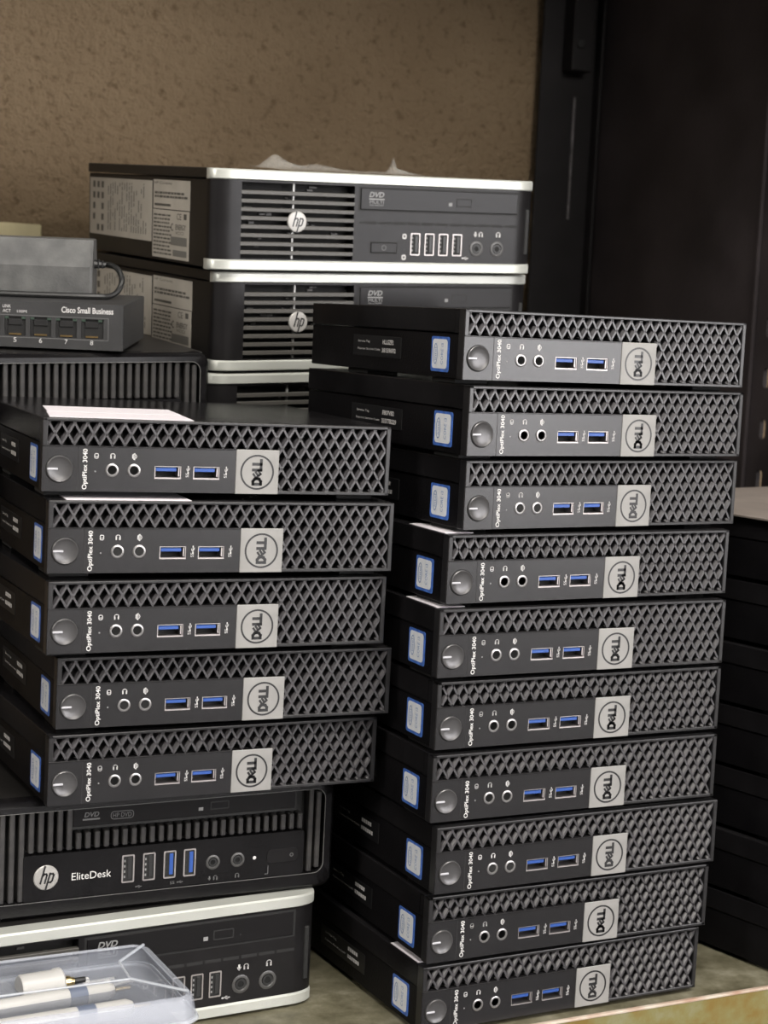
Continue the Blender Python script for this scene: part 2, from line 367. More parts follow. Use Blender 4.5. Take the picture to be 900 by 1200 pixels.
def jack(parent, cx, cz, r, y, ringm, inner=True):
    j = MB().lathe(cx, cz, [(r, y+0.8), (r, y-0.35), (r*0.86, y-0.6), (r*0.70, y-0.55), (r*0.62, y-0.05), (r*0.62, y+0.6)], 24).build('audio_jack', ringm, parent, True)
    if inner: MB().ring(cx, cz, r*0.36, r*0.56, y-0.35, y+0.3, 20).build('inner_ring', black_plastic, j, True)
    MB().lathe(cx, cz, [(r*0.60, y-0.10), (0.02, y-0.10)], 20).build('hole', void, j)
    return j
def icon_headset(m, cx, cz, s, y):
    a = [(cx+s*math.cos(R(t)), cz+s*math.sin(R(t))) for t in range(-40, 221, 26)]
    m.stroke(a, s*0.32, y); m.stroke([(cx-s*.8, cz-s*.1), (cx-s*.8, cz-s*.9)], s*.6, y); m.stroke([(cx+s*.8, cz-s*.1), (cx+s*.8, cz-s*.9)], s*.6, y)
def icon_mic(m, cx, cz, s, y):
    m.stroke([(cx, cz+s*.7), (cx, cz-s*.1)], s*.7, y); m.stroke([(cx-s*.7, cz), (cx-s*.4, cz-s*.7), (cx+s*.4, cz-s*.7), (cx+s*.7, cz)], s*.25, y); m.stroke([(cx, cz-s*.7), (cx, cz-s*1.1)], s*.3, y)
def icon_usb(m, cx, cz, s, y, turn=False):
    f = (lambda u, v: (cx-v, cz+u)) if turn else (lambda u, v: (cx+u, cz+v))
    m.stroke([f(-2*s, 0), f(2*s, 0)], s*.35, y); m.stroke([f(-s, 0), f(-.2*s, .8*s), f(.7*s, .8*s)], s*.3, y); m.stroke([f(-.4*s, 0), f(.3*s, -.8*s), f(1.1*s, -.8*s)], s*.3, y)
    m.stroke([f(-2.1*s, 0), f(-1.7*s, 0)], s*.9, y); m.stroke([f(1.7*s, 0), f(2.1*s, 0)], s*.6, y)

# ------------------------------------------------------------------ mini computers (182 x 178 x 36)
def lattice():
    m = MB(); pw, ph = 6.29, 10.35; z0 = 23.25; y0, y1 = 0.5, 7.0
    def clip(x0, x1, za, zb, k, sgn):
        # x = 3.2+k*pw + sgn*(z-z0)*pw/ph
        sl = sgn*pw/ph; xb = 3.2+k*pw; lo, hi = za, zb
        for X, up_ in ((x0, 0), (x1, 1)):
            zc = z0+(X-xb)/sl
            if (sl > 0) == (up_ == 0): lo = max(lo, zc)
            else: hi = min(hi, zc)
        if hi-lo < 0.8: return
        a = Vector((xb+sl*(lo-z0), lo)); b = Vector((xb+sl*(hi-z0), hi)); d = (b-a).normalized(); n = Vector((-d.y, d.x))
        f, g, c = n*0.52, n*0.58, n*(1.55 if sgn > 0 else 0.55)     # the rising bars carry a wide chamfer
        yc = 2.05 if sgn > 0 else 2.0
        sec = lambda p: [(p-f, y0), (p+f, y0), (p+c, yc), (p+c, 6.9), (p-g, 6.9)]
        m.loft([[(q.x, y, q.y) for q, y in sec(p)] for p in (a, b)])
    for k in range(-6, 36):
        for s in (1, -1):
            clip(2.2, 179.8, 23.0, 34.4, k, s)
            clip(121.0, 179.8, 1.4, 23.0, k, s)
    return m
def make_mini(foot_h, name='mini_computer'):
    t = thing(name)
    MB().box(0.8, 181.2, 9.6, 178, 0, 23.1, 0.4).box(0.8, 2.4, 6.2, 10.2, 0, 23.1, 0.3).box(179.6, 181.2, 6.2, 10.2, 0, 23.1, 0.3).build('chassis', steel_black, t)
    MB().box(0.2, 181.8, 9.6, 178, 23.6, 36, 0.5, 2).box(0.2, 181.8, 4.9, 10.6, 34.6, 36, 0.5, 2).box(0.2, 1.8, 5.2, 10.6, 23.6, 35.6).box(180.2, 181.8, 5.2, 10.6, 23.6, 35.6).build('top_cover', cover_black, t)
    fr = MB()
    fr.box(0, 182, 0, 4.8, 34.3, 36, 0.45, 2)
    fr.box(0, 2.7, 0, 6.0, 22.3, 36, 0.45, 2)
    fr.box(179.4, 182, 0, 6.0, 0, 36, 0.45, 2)
    fr.box(120.6, 182, 0, 6.0, 0, 1.75, 0.35, 2)
    fr.box(0, 2.2, 0.2, 6.0, 0, 23, 0.45, 2)
    fr.build('bezel_frame', bezel_m, t)
    lattice().build('grille', grille_m, t)
    MB().box(1, 181, 6.9, 7.5, 0.8, 35).build('grille_backing', void, t)
    # control panel with openings for the two usb sockets
    y0, y1 = 0.0, 4.0
    pn = MB()
    for a, b, c, d in ((0.3, 98.2, 0.2, 7.0), (0.3, 98.2, 13.4, 22.1), (0.3, 56.2, 7.0, 13.4), (69.9, 76.1, 7.0, 13.4), (89.8, 98.2, 7.0, 13.4)):
        pn.box(a, b, y0, y1, c, d)
    pn.box(0.3, 121, -0.25, 4, 22.0, 22.75, 0.25)
    panel = pn.build('control_panel', panel_m, t)
    MB().box(17.7, 18.0, -0.02, 0.2, 0.3, 22).build('panel_seam', groove_m, panel)
    b = MB().lathe(8.7, 11.2, [(6.5, 0.5), (6.5, -0.7), (6.15, -1.0), (5.8, -0.8), (4.5, -0.35), (2.5, -0.15), (0.05, -0.1)], 36).build('power_button', mat('button_satin', (0.075, 0.073, 0.075), 0.3, 0.35), t, True)
    MB().ring(8.7, 11.2, 6.55, 6.95, -0.06, 0.3, 36).build('button_gap', groove_m, b)
    MB().box(2.5, 7.8, -1.05, -0.2, 10.65, 11.65, 0.2).build('power_light', glow_m, b)
    for x in (34.7, 45.7):
        jack(t, x, 10.9, 3.35, 0, mat('jack_ring', (0.34, 0.33, 0.33), 0.3, 0.8), False)
    for x in (56.2, 76.1):
        u = MB().box(x, x+13.7, 0.15, 8.6, 7.0, 7.7).box(x, x+0.5, 0.3, 8.6, 7.0, 13.4).box(x+13.2, x+13.7, 0.3, 8.6, 7.0, 13.4).box(x, x+13.7, 0.3, 8.6, 13.0, 13.4).build('usb_port', chrome, t)
        MB().box(x-.2, x+13.9, 8.5, 9.0, 6.8, 13.6).build('socket', void, u)
        MB().box(x+0.8, x+11.4, 0.7, 8.5, 10.7, 12.5, 0.2).build('tongue', blue_m, u)
        MB().box(x+12.2, x+12.8, 0.5, 8.0, 8.3, 12.6).build('shell_edge', chrome, u)
    bd = MB().box(98.1, 120.9, -0.45, 5, 0.0, 22.6, 0.3, 2).build('badge', badge_m, t)
    MB().ring(109.4, 11.2, 8.05, 8.95, -0.55, -0.3, 40).build('emblem_ring', badge_ink, bd)
    m = MB(); yy = -0.52
    def tr(u, v): return (109.4-(v-2.4)*0.86, 11.2+(u-6.7)*0.95)
    def st(p, w_=1.5): m.stroke([tr(*q) for q in p], w_, yy)
    st([(0.3, 0), (0.3, 4.8), (1.8, 4.8), (3.0, 3.8), (3.3, 2.4), (3.0, 1.0), (1.8, 0), (0.3, 0)])
    ca, sa = math.cos(R(38)), math.sin(R(38))
    def e(u, v): return (5.6+ca*u-sa*v, 2.4+sa*u+ca*v)
    for v in (-1.75, 0, 1.75): m.stroke([tr(*e(-1.2, v)), tr(*e(1.35, v))], 1.15, yy)
    m.stroke([tr(*e(-1.2, -1.75)), tr(*e(-1.2, 1.75))], 1.15, yy)
    st([(7.9, 4.9), (7.9, 0.1), (9.9, 0.1)]); st([(11.0, 4.9), (11.0, 0.1), (13.1, 0.1)])
    m.build('emblem_letters', badge_ink, bd)
    m = MB(); text(m, 'OptiPlex 3040', 20.0, 1.2, 3.0, 20.0, -0.06, turn=True, bold=0.012); m.build('lettering', mat('letter_white', (0.58, 0.57, 0.56), 0.6), panel)
    m = MB(); m.stroke(rrect(25.9, 27.7, 16.7, 19.0, 0.6, 2), 0.38, -0.05, True); m.stroke([(26.0, 17.6), (27.6, 17.6)], 0.3, -0.05); m.build('icon', print_m, panel)
    m = MB(); icon_headset(m, 34.9, 18.0, 1.15, -0.05); m.build('icon', print_m, panel)
    m = MB(); m.stroke([(45.0, 17.2), (45.0, 18.6)], 0.7, -0.05); m.stroke([(45.3, 16.7), (45.9, 16.3), (45.9, 19.4), (45.3, 19.0)], 0.4, -0.05); m.stroke([(46.5, 17.0), (46.9, 17.9), (46.5, 18.8)], 0.35, -0.05); m.build('icon', print_m, panel)
    for x in (72.9, 92.7):
        m = MB(); icon_usb(m, x+0.5, 11.7, 0.85, -0.05, True); text(m, 'SS', x-0.7, 8.0, 1.6, 2.2, -0.05, turn=True); m.build('icon', print_m, panel)
    MB().lathe(26.4, 10.2, [(0.42, 0), (0.42, -0.06), (0.01, -0.06)], 8).build('activity_light', greyprint_m, panel)
    # processor sticker and service plate on the left side
    o = MB().prism(rrect(15.6, 34.0, 3.0, 21.2, 1.2, 3), 0.55, 0.9, 'x').build('sticker', sticker_blue, t, label='blue edged white processor sticker')
    MB().prism(rrect(17.4, 32.6, 4.6, 19.9, 1.8, 3), 0.45, 0.6, 'x').build('sticker_face', sticker_pale, o)
    m = MB()
    ring = [(29.2+1.9*math.cos(a*math.pi/10), 12.2+5.2*math.sin(a*math.pi/10)) for a in range(20)]
    m.stroke(ring, 0.5, 0, True); m.mapped(lambda x, y, z: (0.40, x, z))
    vs, fs = text2d('CORE i3'); m.add([(0.40, 21.2+b_*2.4, 6.8+a_*11.0) for a_, b_ in vs], fs)
    vs, fs = text2d('intel'); m.add([(0.40, 28.2+b_*2.0, 8.9+a_*6.6) for a_, b_ in vs], fs)
    m.build('sticker_print', sticker_ink, o)
    o = MB().box(0.6, 0.85, 67.5, 124, 7.5, 19.2, 0.1).build('service_plate', tag_m, t)
    MB().box(0.5, 0.86, 67.2, 67.7, 8, 19).build('plate_edge', black_plastic, o)
    for x, y in ((14, 26), (168, 26), (14, 124), (168, 124)):
        MB().box(x-10, x+10, y-12, y+12, -foot_h, 0.2, 0.4).build('foot', rubber, t)
    return t
def service_text(t, code1, code2):
    """the small print on the service plate; unreadable codes stay as pale blocks"""
    pl = [c for c in t.children if c.name.startswith('service_plate')][0]
    m = MB()
    text(m, 'Service Tag', -118, 14.8, 14.2, 1.7, 0.55, 'left'); text(m, 'Express Service Code', -118, 10.7, 26.5, 1.6, 0.55, 'left')
    if code1:
        text(m, code1, -88.6, 14.7, 12.6, 2.6, 0.55, 'left', bold=0.03); text(m, code2, -89.2, 10.2, 16, 2.6, 0.55, 'left', bold=0.03)
    else:
        for k in range(5): m.add([(0.55, 88.6-k*2.5, 14.8), (0.55, 86.6-k*2.5, 14.8), (0.55, 86.6-k*2.5, 17.0), (0.55, 88.6-k*2.5, 17.0)], [(0, 1, 2, 3)])
        for k in range(6): m.add([(0.55, 89-k*2.5, 10.3), (0.55, 87-k*2.5, 10.3), (0.55, 87-k*2.5, 12.5), (0.55, 89-k*2.5, 12.5)], [(0, 1, 2, 3)])
    return m.mesh('service_print', print_m), pl

ORD = ['topmost', 'second from the top', 'third from the top', 'fourth from the top', 'fifth from the top', 'sixth from the top', 'seventh from the top', 'eighth from the top', 'ninth from the top', 'bottom one']
protoR = make_mini(2.5); protoL = make_mini(3.55)
blank = None
def add_service(t, c1=None, c2=None):
    global blank
    if c1 is None:
        if blank is None: blank = service_text(t, None, None)[0]
        me = blank; pl = [c for c in t.children if c.name.startswith('service_plate')][0]
    else: me, pl = service_text(t, c1, c2)
    link('service_print', me, pl)
RPOS = [(439.9, 783.8, 349.6, 1.48), (442.1, 779.1, 311.0, 3.23), (444.2, 782.3, 272.5, 3.40), (436.6, 782.7, 233.9, 1.20), (433.2, 782.1, 195.3, -0.39),
        (434.9, 783.3, 156.8, -0.08), (433.9, 782.3, 118.2, -0.34), (437.6, 780.6, 79.7, 0.23), (436.8, 783.8, 41.1, 0.10), (436.0, 784.7, 2.6, 1.04)]
LPOS = [(236.5, 832.9, 287.5, -5.11), (238.4, 826.0, 247.9, -3.94), (238.8, 824.4, 208.2, -1.43), (246.8, 832.5, 168.5, -2.31), (244.1, 834.3, 128.9, -0.35)]
units = [protoR]+[copy_tree(protoR) for _ in RPOS[1:]]
for i, (t, (x, y, z, a)) in enumerate(zip(units, RPOS)):
    place(t, orient(a+THETA), (x, y, z))
    tag(t, 'black mini computer, %s in the right stack of ten' % ORD[i], 'computer', 'mini computers in the right stack')
    if i == 0: add_service(t, 'HLLGZF2', '38159692')
    elif i == 1: add_service(t, 'F807V82', '33377B229')
    else: add_service(t)
lunits = [protoL]+[copy_tree(protoL) for _ in LPOS[1:]]
LORD = ['topmost, white paper on its lid', 'second from the top', 'middle one', 'fourth from the top', 'bottom one']
for i, (t, (x, y, z, a)) in enumerate(zip(lunits, LPOS)):
    place(t, orient(a+THETA, -0.1936, 0.2546), (x, y, z))
    tag(t, 'black mini computer in the left stack of five, %s' % LORD[i], 'computer', 'mini computers in the left stack')
    add_service(t)
for i in range(7):                                      # a third stack at the right edge, only its dark left sides in view
    t = copy_tree(lunits[0] if False else units[2])
    dx = [0, 1.5, -1, 0.5, 2, -1, 0][i]
    place(t, orient(THETA+12), (682+dx, 780, 2.6+38.55*(6-i)))
    for ch in list(t.children):                         # these turn a side without stickers
        if ch.name.startswith(('sticker', 'service_plate')):
            for g in list(ch.children): bpy.data.objects.remove(g)
            bpy.data.objects.remove(ch)
    tag(t, 'black mini computer, %s of the dark stack at the right edge' % (ORD[i] if i < 6 else 'bottom one'), 'computer', 'mini computers at the right edge')

sh = MB().box(-3, 184, -2, 181, 36.3, 37.6, 0.2).build('cardboard_sheet', mat('grey_card', (0.20, 0.17, 0.15), 0.55, var=0.15, vscale=30))
place(sh, orient(THETA+12), (682, 780, 2.6+38.55*6)); tag(sh, 'grey brown cardboard sheet lying on the dark stack at the right edge', 'sheet')

# ------------------------------------------------------------------ silver trimmed compact desktops (236 x 237 x 62)
def outline(x0, x1, inset, cut0=False, cut1=False, back=13.0):
    """plan of the bowed front between x0 and x1"""
    def yf(x):
        e = min(x, 236-x)
        c = 0.0 if e > 16 else 8.5*(1-math.sqrt(max(0, 1-((16-e)/16)**2)))
        return c+inset
    n = 40; xs = [x0+(x1-x0)*i/n for i in range(n+1)]
    if not cut0: xs = [x0+(16*((i/12)**2)) for i in range(12)]+[x for x in xs if x > x0+16]
    if not cut1: xs = [x for x in xs if x < x1-16]+[x1-16*((i/12)**2) for i in range(12, -1, -1)]
    return [(x, yf(x)) for x in xs]+[(x1, back), (x0, back)]
def make_silver(name='compact_desktop'):
    t = thing(name)
    MB().box(2.0, 234.0, 13, 237, 0.6, 55.0, 0.5).build('chassis', hp_steel, t)
    MB().box(1.0, 235.0, 11, 237, 55.6, 62, 0.7, 2).build('lid', hp_steel, t)
    for z0, z1 in ((55.4, 61.9), (0.0, 6.5)):
        o1 = outline(0, 236, 0.0, back=11 if z0 > 10 else 13); o2 = outline(0, 236, 0.9, back=11 if z0 > 10 else 13)
        MB().loft([[(x, y, z) for x, y in o] for o, z in ((o2, z0), (o1, z0+0.7), (o1, z1-0.9), (o2, z1))]).build('silver_strip', silver, t, True)
    fx = MB().prism(outline(0.8, 19.6, 1.3, cut1=True), 6.4, 55.5, 'z')
    fx.prism(outline(98.0, 235.2, 1.3, cut0=True), 6.4, 55.5, 'z'); fx.box(19.4, 98.2, 1.3, 4, 54.2, 55.5).box(19.4, 98.2, 1.3, 4, 6.4, 7.3)
    bz = fx.build('bezel', hp_dark, t, True)
    me = MB().box(19.2, 98.4, 1.2, 4.6, 0, 2.55, 0.3).mesh('slat', hp_slat)
    for k in range(8):
        s_ = link('slat', me, t); s_.location = (0, 0, (9.85+5.27*k)*S)
    MB().box(55.4, 56.6, 3.6, 5.2, 7.2, 54.4).build('centre_pin', mat('pin_grey', (0.30, 0.30, 0.29), 0.4, 0.4), t)
    MB().box(18, 100, 10.5, 11.5, 6.6, 55).build('vent_backing', void, t)
    junk = MB()
    for k in range(26):
        x = random.uniform(22, 95); z = random.uniform(9, 52); junk.box(x, x+random.uniform(1, 6), 9, 10.4, z, z+random.uniform(.6, 2.0))
    junk.build('board_parts', mat('board_grey', (0.06, 0.058, 0.055), 0.5), t)
    hp_logo(t, 57.7, 30.7, 6.6, 0.6)
    # optical drive
    yb = 1.3
    MB().box(101.0, 222.0, yb-0.04, yb+0.3, 38.7, 54.1).build('drive_gap', groove_m, bz)
    d = MB().box(102.4, 220.6, yb-0.7, yb+0.3, 39.9, 53.1, 0.25).build('optical_drive', drive_m, t)
    MB().frame(rrect(173, 185, 43.2, 48.7, 0.6, 2), rrect(173.7, 184.3, 43.9, 48.0, 0.4, 2), yb-0.78, yb-0.6).build('eject_button', groove_m, d)
    MB().lathe(189, 44.4, [(0.6, yb-.6), (0.6, yb-.74), (0.01, yb-.74)], 10).build('pin_hole', groove_m, d)
    MB().box(167.3, 169.9, yb-.75, yb-.6, 43.6, 45.8).build('drive_light', greyprint_m, d)
    m = MB(); text(m, 'DVD', 108.0, 47.6, 11, 3.4, yb-0.75, bold=0.03, shear=0.25); m.stroke([(108.3, 46.5), (119, 46.5)], 0.8, yb-.75); text(m, 'MULTI', 108.6, 43.6, 10.2, 2.1, yb-.75); text(m, 'RECORDER', 108.6, 42.2, 10.2, 0.9, yb-.75)
    m.build('drive_lettering', greyprint_m, d)
    MB().box(102, 222, yb-0.06, yb+.3, 30.6, 32.4).build('vent_slot', groove_m, bz)
    m = MB()
    for k in range(11): m.box(104+k*10.6, 105.4+k*10.6, yb-.1, yb+.2, 30.6, 32.4)
    m.build('slot_webs', hp_dark, bz)
    pb = MB().box(110.2, 130.5, yb-.05, yb+.2, 11.8, 19.6, 0.02).build('button_gap', groove_m, bz)
    b = MB().box(111.0, 129.7, yb-.6, yb+.2, 12.6, 18.8, 0.3).build('power_button', hp_dark, t)
    MB().ring(120.3, 15.7, 1.3, 1.8, yb-.66, yb-.5, 14).build('power_symbol', dimprint_m, b)
    for x in (143.6, 154.2, 164.7, 175.3): usb_upright(t, x, 18.4, 7.2, 14.4, yb, False)
    jm = mat('jack_dark', (0.05, 0.049, 0.048), 0.35)
    for x in (190.4, 206.4): jack(t, x, 16.3, 5.2, yb, jm)
    m = MB(); icon_mic(m, 189.2, 25.8, 1.5, yb-.06); icon_headset(m, 193.4, 25.8, 1.4, yb-.06); m.build('icon', print_m, bz)
    m = MB(); icon_headset(m, 207, 25.9, 1.5, yb-.06); m.build('icon', print_m, bz)
    m = MB(); icon_usb(m, 182, 9.9, 1.0, yb-.06); m.build('icon', print_m, bz)
    for z in (23.3, 9.8):
        MB().stroke(rrect(134.4, 136.6, z-1.2, z+1.2, 0.7, 2), 0.9, yb-.06, True).build('icon', print_m, bz)
    for z in (14.5, 19): MB().box(135.1, 135.9, yb-.06, yb+.1, z-.6, z+.6).build('activity_light', groove_m, bz)
    m = MB(); text(m, 'HP Compaq', 203, 1.9, 19.5, 2.4, -0.06); m.build('lettering', mat('strip_print', (0.42, 0.42, 0.40), 0.6), t)
    # lock slot on the bowed right end
    MB().box(228.6, 231.4, 2.0, 4, 13, 43, 0.4).build('lock_slot', groove_m, bz)
    # rating labels on the left side
    X = 1.85
    def lab(y0, y1, z0, z1): return MB().box(X, X+.3, y0, y1, z0, z1).build('rating_label', label_m, t)
    def blk(m, y0, y1, z0, z1): m.add([(X-.04, y0, z0), (X-.04, y1, z0), (X-.04, y1, z1), (X-.04, y0, z1)], [(0, 1, 2, 3)])
    rnd = random.Random(3)
    l1 = lab(109, 234.4, 12, 52); m = MB()
    for r_ in range(5):
        for c in range(3):
            if rnd.random() < .8: blk(m, 213-c*7, 208-c*7, 46-r_*7.5, 51-r_*7.5) if False else blk(m, 228-c*9-5, 228-c*9, 45-r_*7.6, 49.5-r_*7.6)
    m.build('label_marks', label_ink, l1)
    m = MB()
    for k in range(17):
        y = 196-k*4.7; z = 16
        while z < 49:
            L = rnd.uniform(2, 9)
            if rnd.random() < 0.72: blk(m, y-1.7, y, z, min(49.5, z+L))
            z += L+0.9
    m.build('label_text', label_grey, l1)
    l2 = lab(42, 106.5, 34.2, 53.0); m = MB()
    text(m, 'HP Compaq', -105, 49.6, 31, 2.2, X-.05, 'left')
    for z in (43.8, 41.4): 
        y = 104
        while y > 52:
            L = rnd.uniform(2, 7); blk(m, y-L, y, z, z+1.5); y -= L+0.8
    blk(m, 75, 104, 36.0, 37.6)
    m.build('label_text', label_ink, l2)
    l3 = lab(42.6, 107, 2.5, 33.6); m = MB()
    for k in range(11):
        y = 105; z = 29.6-k*2.5
        while y > 76:
            L = rnd.uniform(2, 7); blk(m, y-L, y, z, z+1.2); y -= L+1.0
    text(m, 'CE', -64, 28, 8, 4, X-.05, 'left'); blk(m, 47, 52, 28.4, 32)
    m.stroke(circle(70, 22, 2.0, 12), 0.9, 0, True) if False else None
    text(m, 'c', -74, 20.5, 4, 5, X-.05, 'left'); text(m, 'ENERGY', -66, 21.5, 18, 3.6, X-.05, 'left', bold=.02); text(m, 'VCCI', -66, 18.6, 14, 2.0, X-.05, 'left')
    m.build('label_text', label_ink, l3)
    m = MB(); blk(m, 46, 74, 11.5, 17); blk(m, 46, 70, 4.5, 8.5); m.build('label_blocks', label_grey, l3)
    for x, y in ((22, 30), (214, 30), (22, 215), (214, 215)):
        MB().box(x-9, x+9, y-9, y+9, -1.0, 0.8, 0.3).build('foot', rubber, t)
    return t
HT = (4.30612, -0.32475)
hp = make_silver()
place(hp, orient(28.693, *HT), (395.0, 1026.0, 402.7)); tag(hp, 'silver trimmed black compact desktop on top of the back stack, plastic film on it', 'computer', 'silver trimmed desktops')
h2 = copy_tree(hp); place(h2, orient(30.495, *HT), (402.8, 1033.5, 340.0)); tag(h2, 'silver trimmed black compact desktop directly under the top one of the back stack', 'computer')
h3 = copy_tree(hp); place(h3, orient(30.0, *HT), (401.5, 1036.5, 276.2)); tag(h3, 'silver trimmed black compact desktop third down the back stack, mostly hidden', 'computer')
hc = copy_tree(hp); place(hc, orient(29.363), (403.3, 847.0, 1.25), (236, 0, 0)); tag(hc, 'silver trimmed black compact desktop on the shelf behind the clear plastic box', 'computer')

# ------------------------------------------------------------------ ribbed desktops (236 x 237 x 62)
def make_ribbed(drive, name='ribbed_desktop'):
    t = thing(name)
    MB().box(1, 235, 10, 237, 0.3, 61.7, 1.2, 2).build('chassis', hp_steel, t)
    o0 = rrect(0, 236, 0, 62, 7, 6); o1 = rrect(0.4, 235.6, 0.4, 61.6, 6.8, 6); o2 = rrect(2.4, 233.6, 2.4, 59.6, 6.5, 6); i0 = rrect(8.2, 229.6, 9.2, 56.4, 5.5, 6)
    MB().loft([[(p[0], y, p[1]) for p in L] for L, y in ((o0, 12), (o0, 4), (o1, 2.2), (o2, 0.2), (i0, 0.0), (i0, 8))], False).build('bezel', elite_m, t, True)
    MB().frame(rrect(7.9, 229.9, 8.9, 56.7, 5.7, 6), i0, -0.12, 0.4).build('bezel_edge', mat('edge_gloss', (0.12, 0.118, 0.115), 0.3), t)
    MB().box(7, 231, 7.6, 9, 8, 58).build('vent_backing', void, t)
    cache = {}
    def rib(x, z0, z1):
        if (z0, z1) not in cache: cache[(z0, z1)] = MB().box(-1.45, 1.45, 1.3, 7.6, z0, z1, 0.45).mesh('rib', rib_m)
        r_ = link('rib', cache[(z0, z1)], t); r_.location = (x*S, 0, 0)
    x = 10.6
    while x < 61:
        rib(x, 9.4, 56.3); x += 5.0
    while x < 216.5:
        if drive and x > 86.2: rib(x, 34.6, 43.4)
        elif drive: rib(x, 34.6, 56.3)
        else: rib(x, 34.6, 56.3)
        x += 5.0
    rib(222.0, 9.6, 56.0); rib(226.6, 11.5, 54.5)
    yb = 0.9
    pn = MB().prism(rrect(61.6, 218.2, 9.3, 33.7, 1.5, 3), yb, 7, 'y').build('control_panel', elite_m, t)
    if drive:
        MB().box(86.4, 213, yb+.5, 7, 45.4, 56.4).build('drive_gap', groove_m, t)
        d = MB().box(87.2, 212.0, yb, 7, 46.8, 56.2, 0.3).build('optical_drive', drive_m, t)
        MB().frame(rrect(162.5, 173.2, 49.7, 54.2, 0.6, 2), rrect(163.1, 172.6, 50.3, 53.6, 0.4, 2), yb-.12, yb+.1).build('eject_button', groove_m, d)
        MB().box(155.8, 158.4, yb-.06, yb+.1, 49.8, 51.6).build('drive_light', greyprint_m, d)
        m = MB(); text(m, 'DVD', 93, 51.6, 8, 2.6, yb-.06, bold=.02, shear=.2); m.stroke([(92.6, 50.4), (101, 50.4)], .9, yb-.06); text(m, 'HP DVD', 108.5, 50.2, 10, 2.4, yb-.06); m.stroke(rrect(107.4, 119.6, 49.4, 53.4, 1.5, 3), .35, yb-.06, True)
        m.build('drive_lettering', dimprint_m, d)
    hp_logo(pn, 73.6, 21.5, 6.6, yb-.3)
    m = MB(); text(m, 'EliteDesk', 87.2, 18.6, 21.2, 3.9, yb-.06); m.build('lettering', mat('letter_grey', (0.52, 0.51, 0.5), 0.5), pn)
    for k, x in enumerate((117.5, 129.0, 140.5, 151.7)): usb_upright(t, x, 21.9, 6.9, 15.0, yb, k > 1)
    jm = mat('jack_dark', (0.05, 0.049, 0.048), 0.35)
    for x in (165, 179.2): jack(t, x, 20.7, 4.0, yb, jm)
    MB().lathe(189.1, 20.8, [(1.0, yb+.1), (1.0, yb-.1), (0.05, yb-.15)], 14).build('status_light', print_m, pn)
    b = MB().prism(rrect(196.5, 214.6, 16.9, 24.3, 2.2, 3), yb-.35, yb+.1).build('power_button', hp_dark, t)
    MB().ring(210.9, 20.6, 0.7, 1.1, yb-.42, yb-.3, 12).build('power_symbol', dimprint_m, b)
    m = MB(); icon_usb(m, 123.6, 11.6, .7, yb-.06); m.build('icon', dimprint_m, pn)
    m = MB(); text(m, 'SS', 141, 10.9, 2.6, 1.6, yb-.06); icon_usb(m, 146.6, 11.7, .7, yb-.06); m.build('icon', dimprint_m, pn)
    m = MB(); icon_mic(m, 163.4, 12, 1.0, yb-.06); icon_headset(m, 166.8, 12, 1.1, yb-.06); icon_headset(m, 179.3, 12, 1.1, yb-.06); m.build('icon', dimprint_m, pn)
    m = MB(); m.stroke([(195.5, 11), (197.3, 11), (197.3, 15.5)], .35, yb-.06); m.build('icon', dimprint_m, pn)
    for x, y in ((22, 30), (214, 30), (22, 215), (214, 215)):
        MB().box(x-9, x+9, y-9, y+9, -0.9, 0.8, 0.3).build('foot', rubber, t)
    return t
el = make_ribbed(True); place(el, orient(THETA-0.34), (413.4, 853.8, 63.6), (236, 0, 0)); tag(el, 'black ribbed compact desktop under the left stack of mini computers', 'computer', 'ribbed black desktops')
qd = make_ribbed(False); QM = orient(27, *HT); place(qd, QM, (388.6, 1006, 352.5), (236, 0, 62)); tag(qd, 'black ribbed compact desktop carrying the grey network switch', 'computer', 'ribbed black desktops')

# ------------------------------------------------------------------ crates that carry the back row
def crate(label, quad, z0, tops):
    t = thing('plastic_crate', label, 'crate', 'crates carrying the back row')
    vs = [(x, y, z0) for x, y in quad]+[(x, y, z) for (x, y), z in zip(quad, tops)]
    MB().add(vs, [(0, 1, 2, 3), (4, 5, 6, 7), (0, 1, 5, 4), (1, 2, 6, 5), (2, 3, 7, 6), (3, 0, 4, 7)]).build('crate_body', crate_m, t)
    cx = sum(q[0] for q in quad)/4; y0 = min(q[1] for q in quad)
    MB().box(cx-45, cx+45, y0-6, y0-.2, 150, 172, 1.5).build('handle', crate_m, t)
def bottom_z(o, x, y, drop=1.3):
    m = o.matrix_world; n = m.to_3x3() @ Vector((0, 0, 1)); p = m.translation/S-n*drop
    return p.z-((x-p.x)*n.x+(y-p.y)*n.y)/n.z
bpy.context.view_layer.update()
for o, q, lb in ((h3, [(424, 1056), (626, 1062), (612, 1250), (408, 1240)], 'black plastic crate under the silver trimmed back stack'),
                 (qd, [(170, 1098), (374, 1098), (374, 1238), (170, 1238)], 'black plastic crate under the ribbed desktop with the switch')):
    crate(lb, q, 0.2, [bottom_z(o, x, y) for x, y in q])

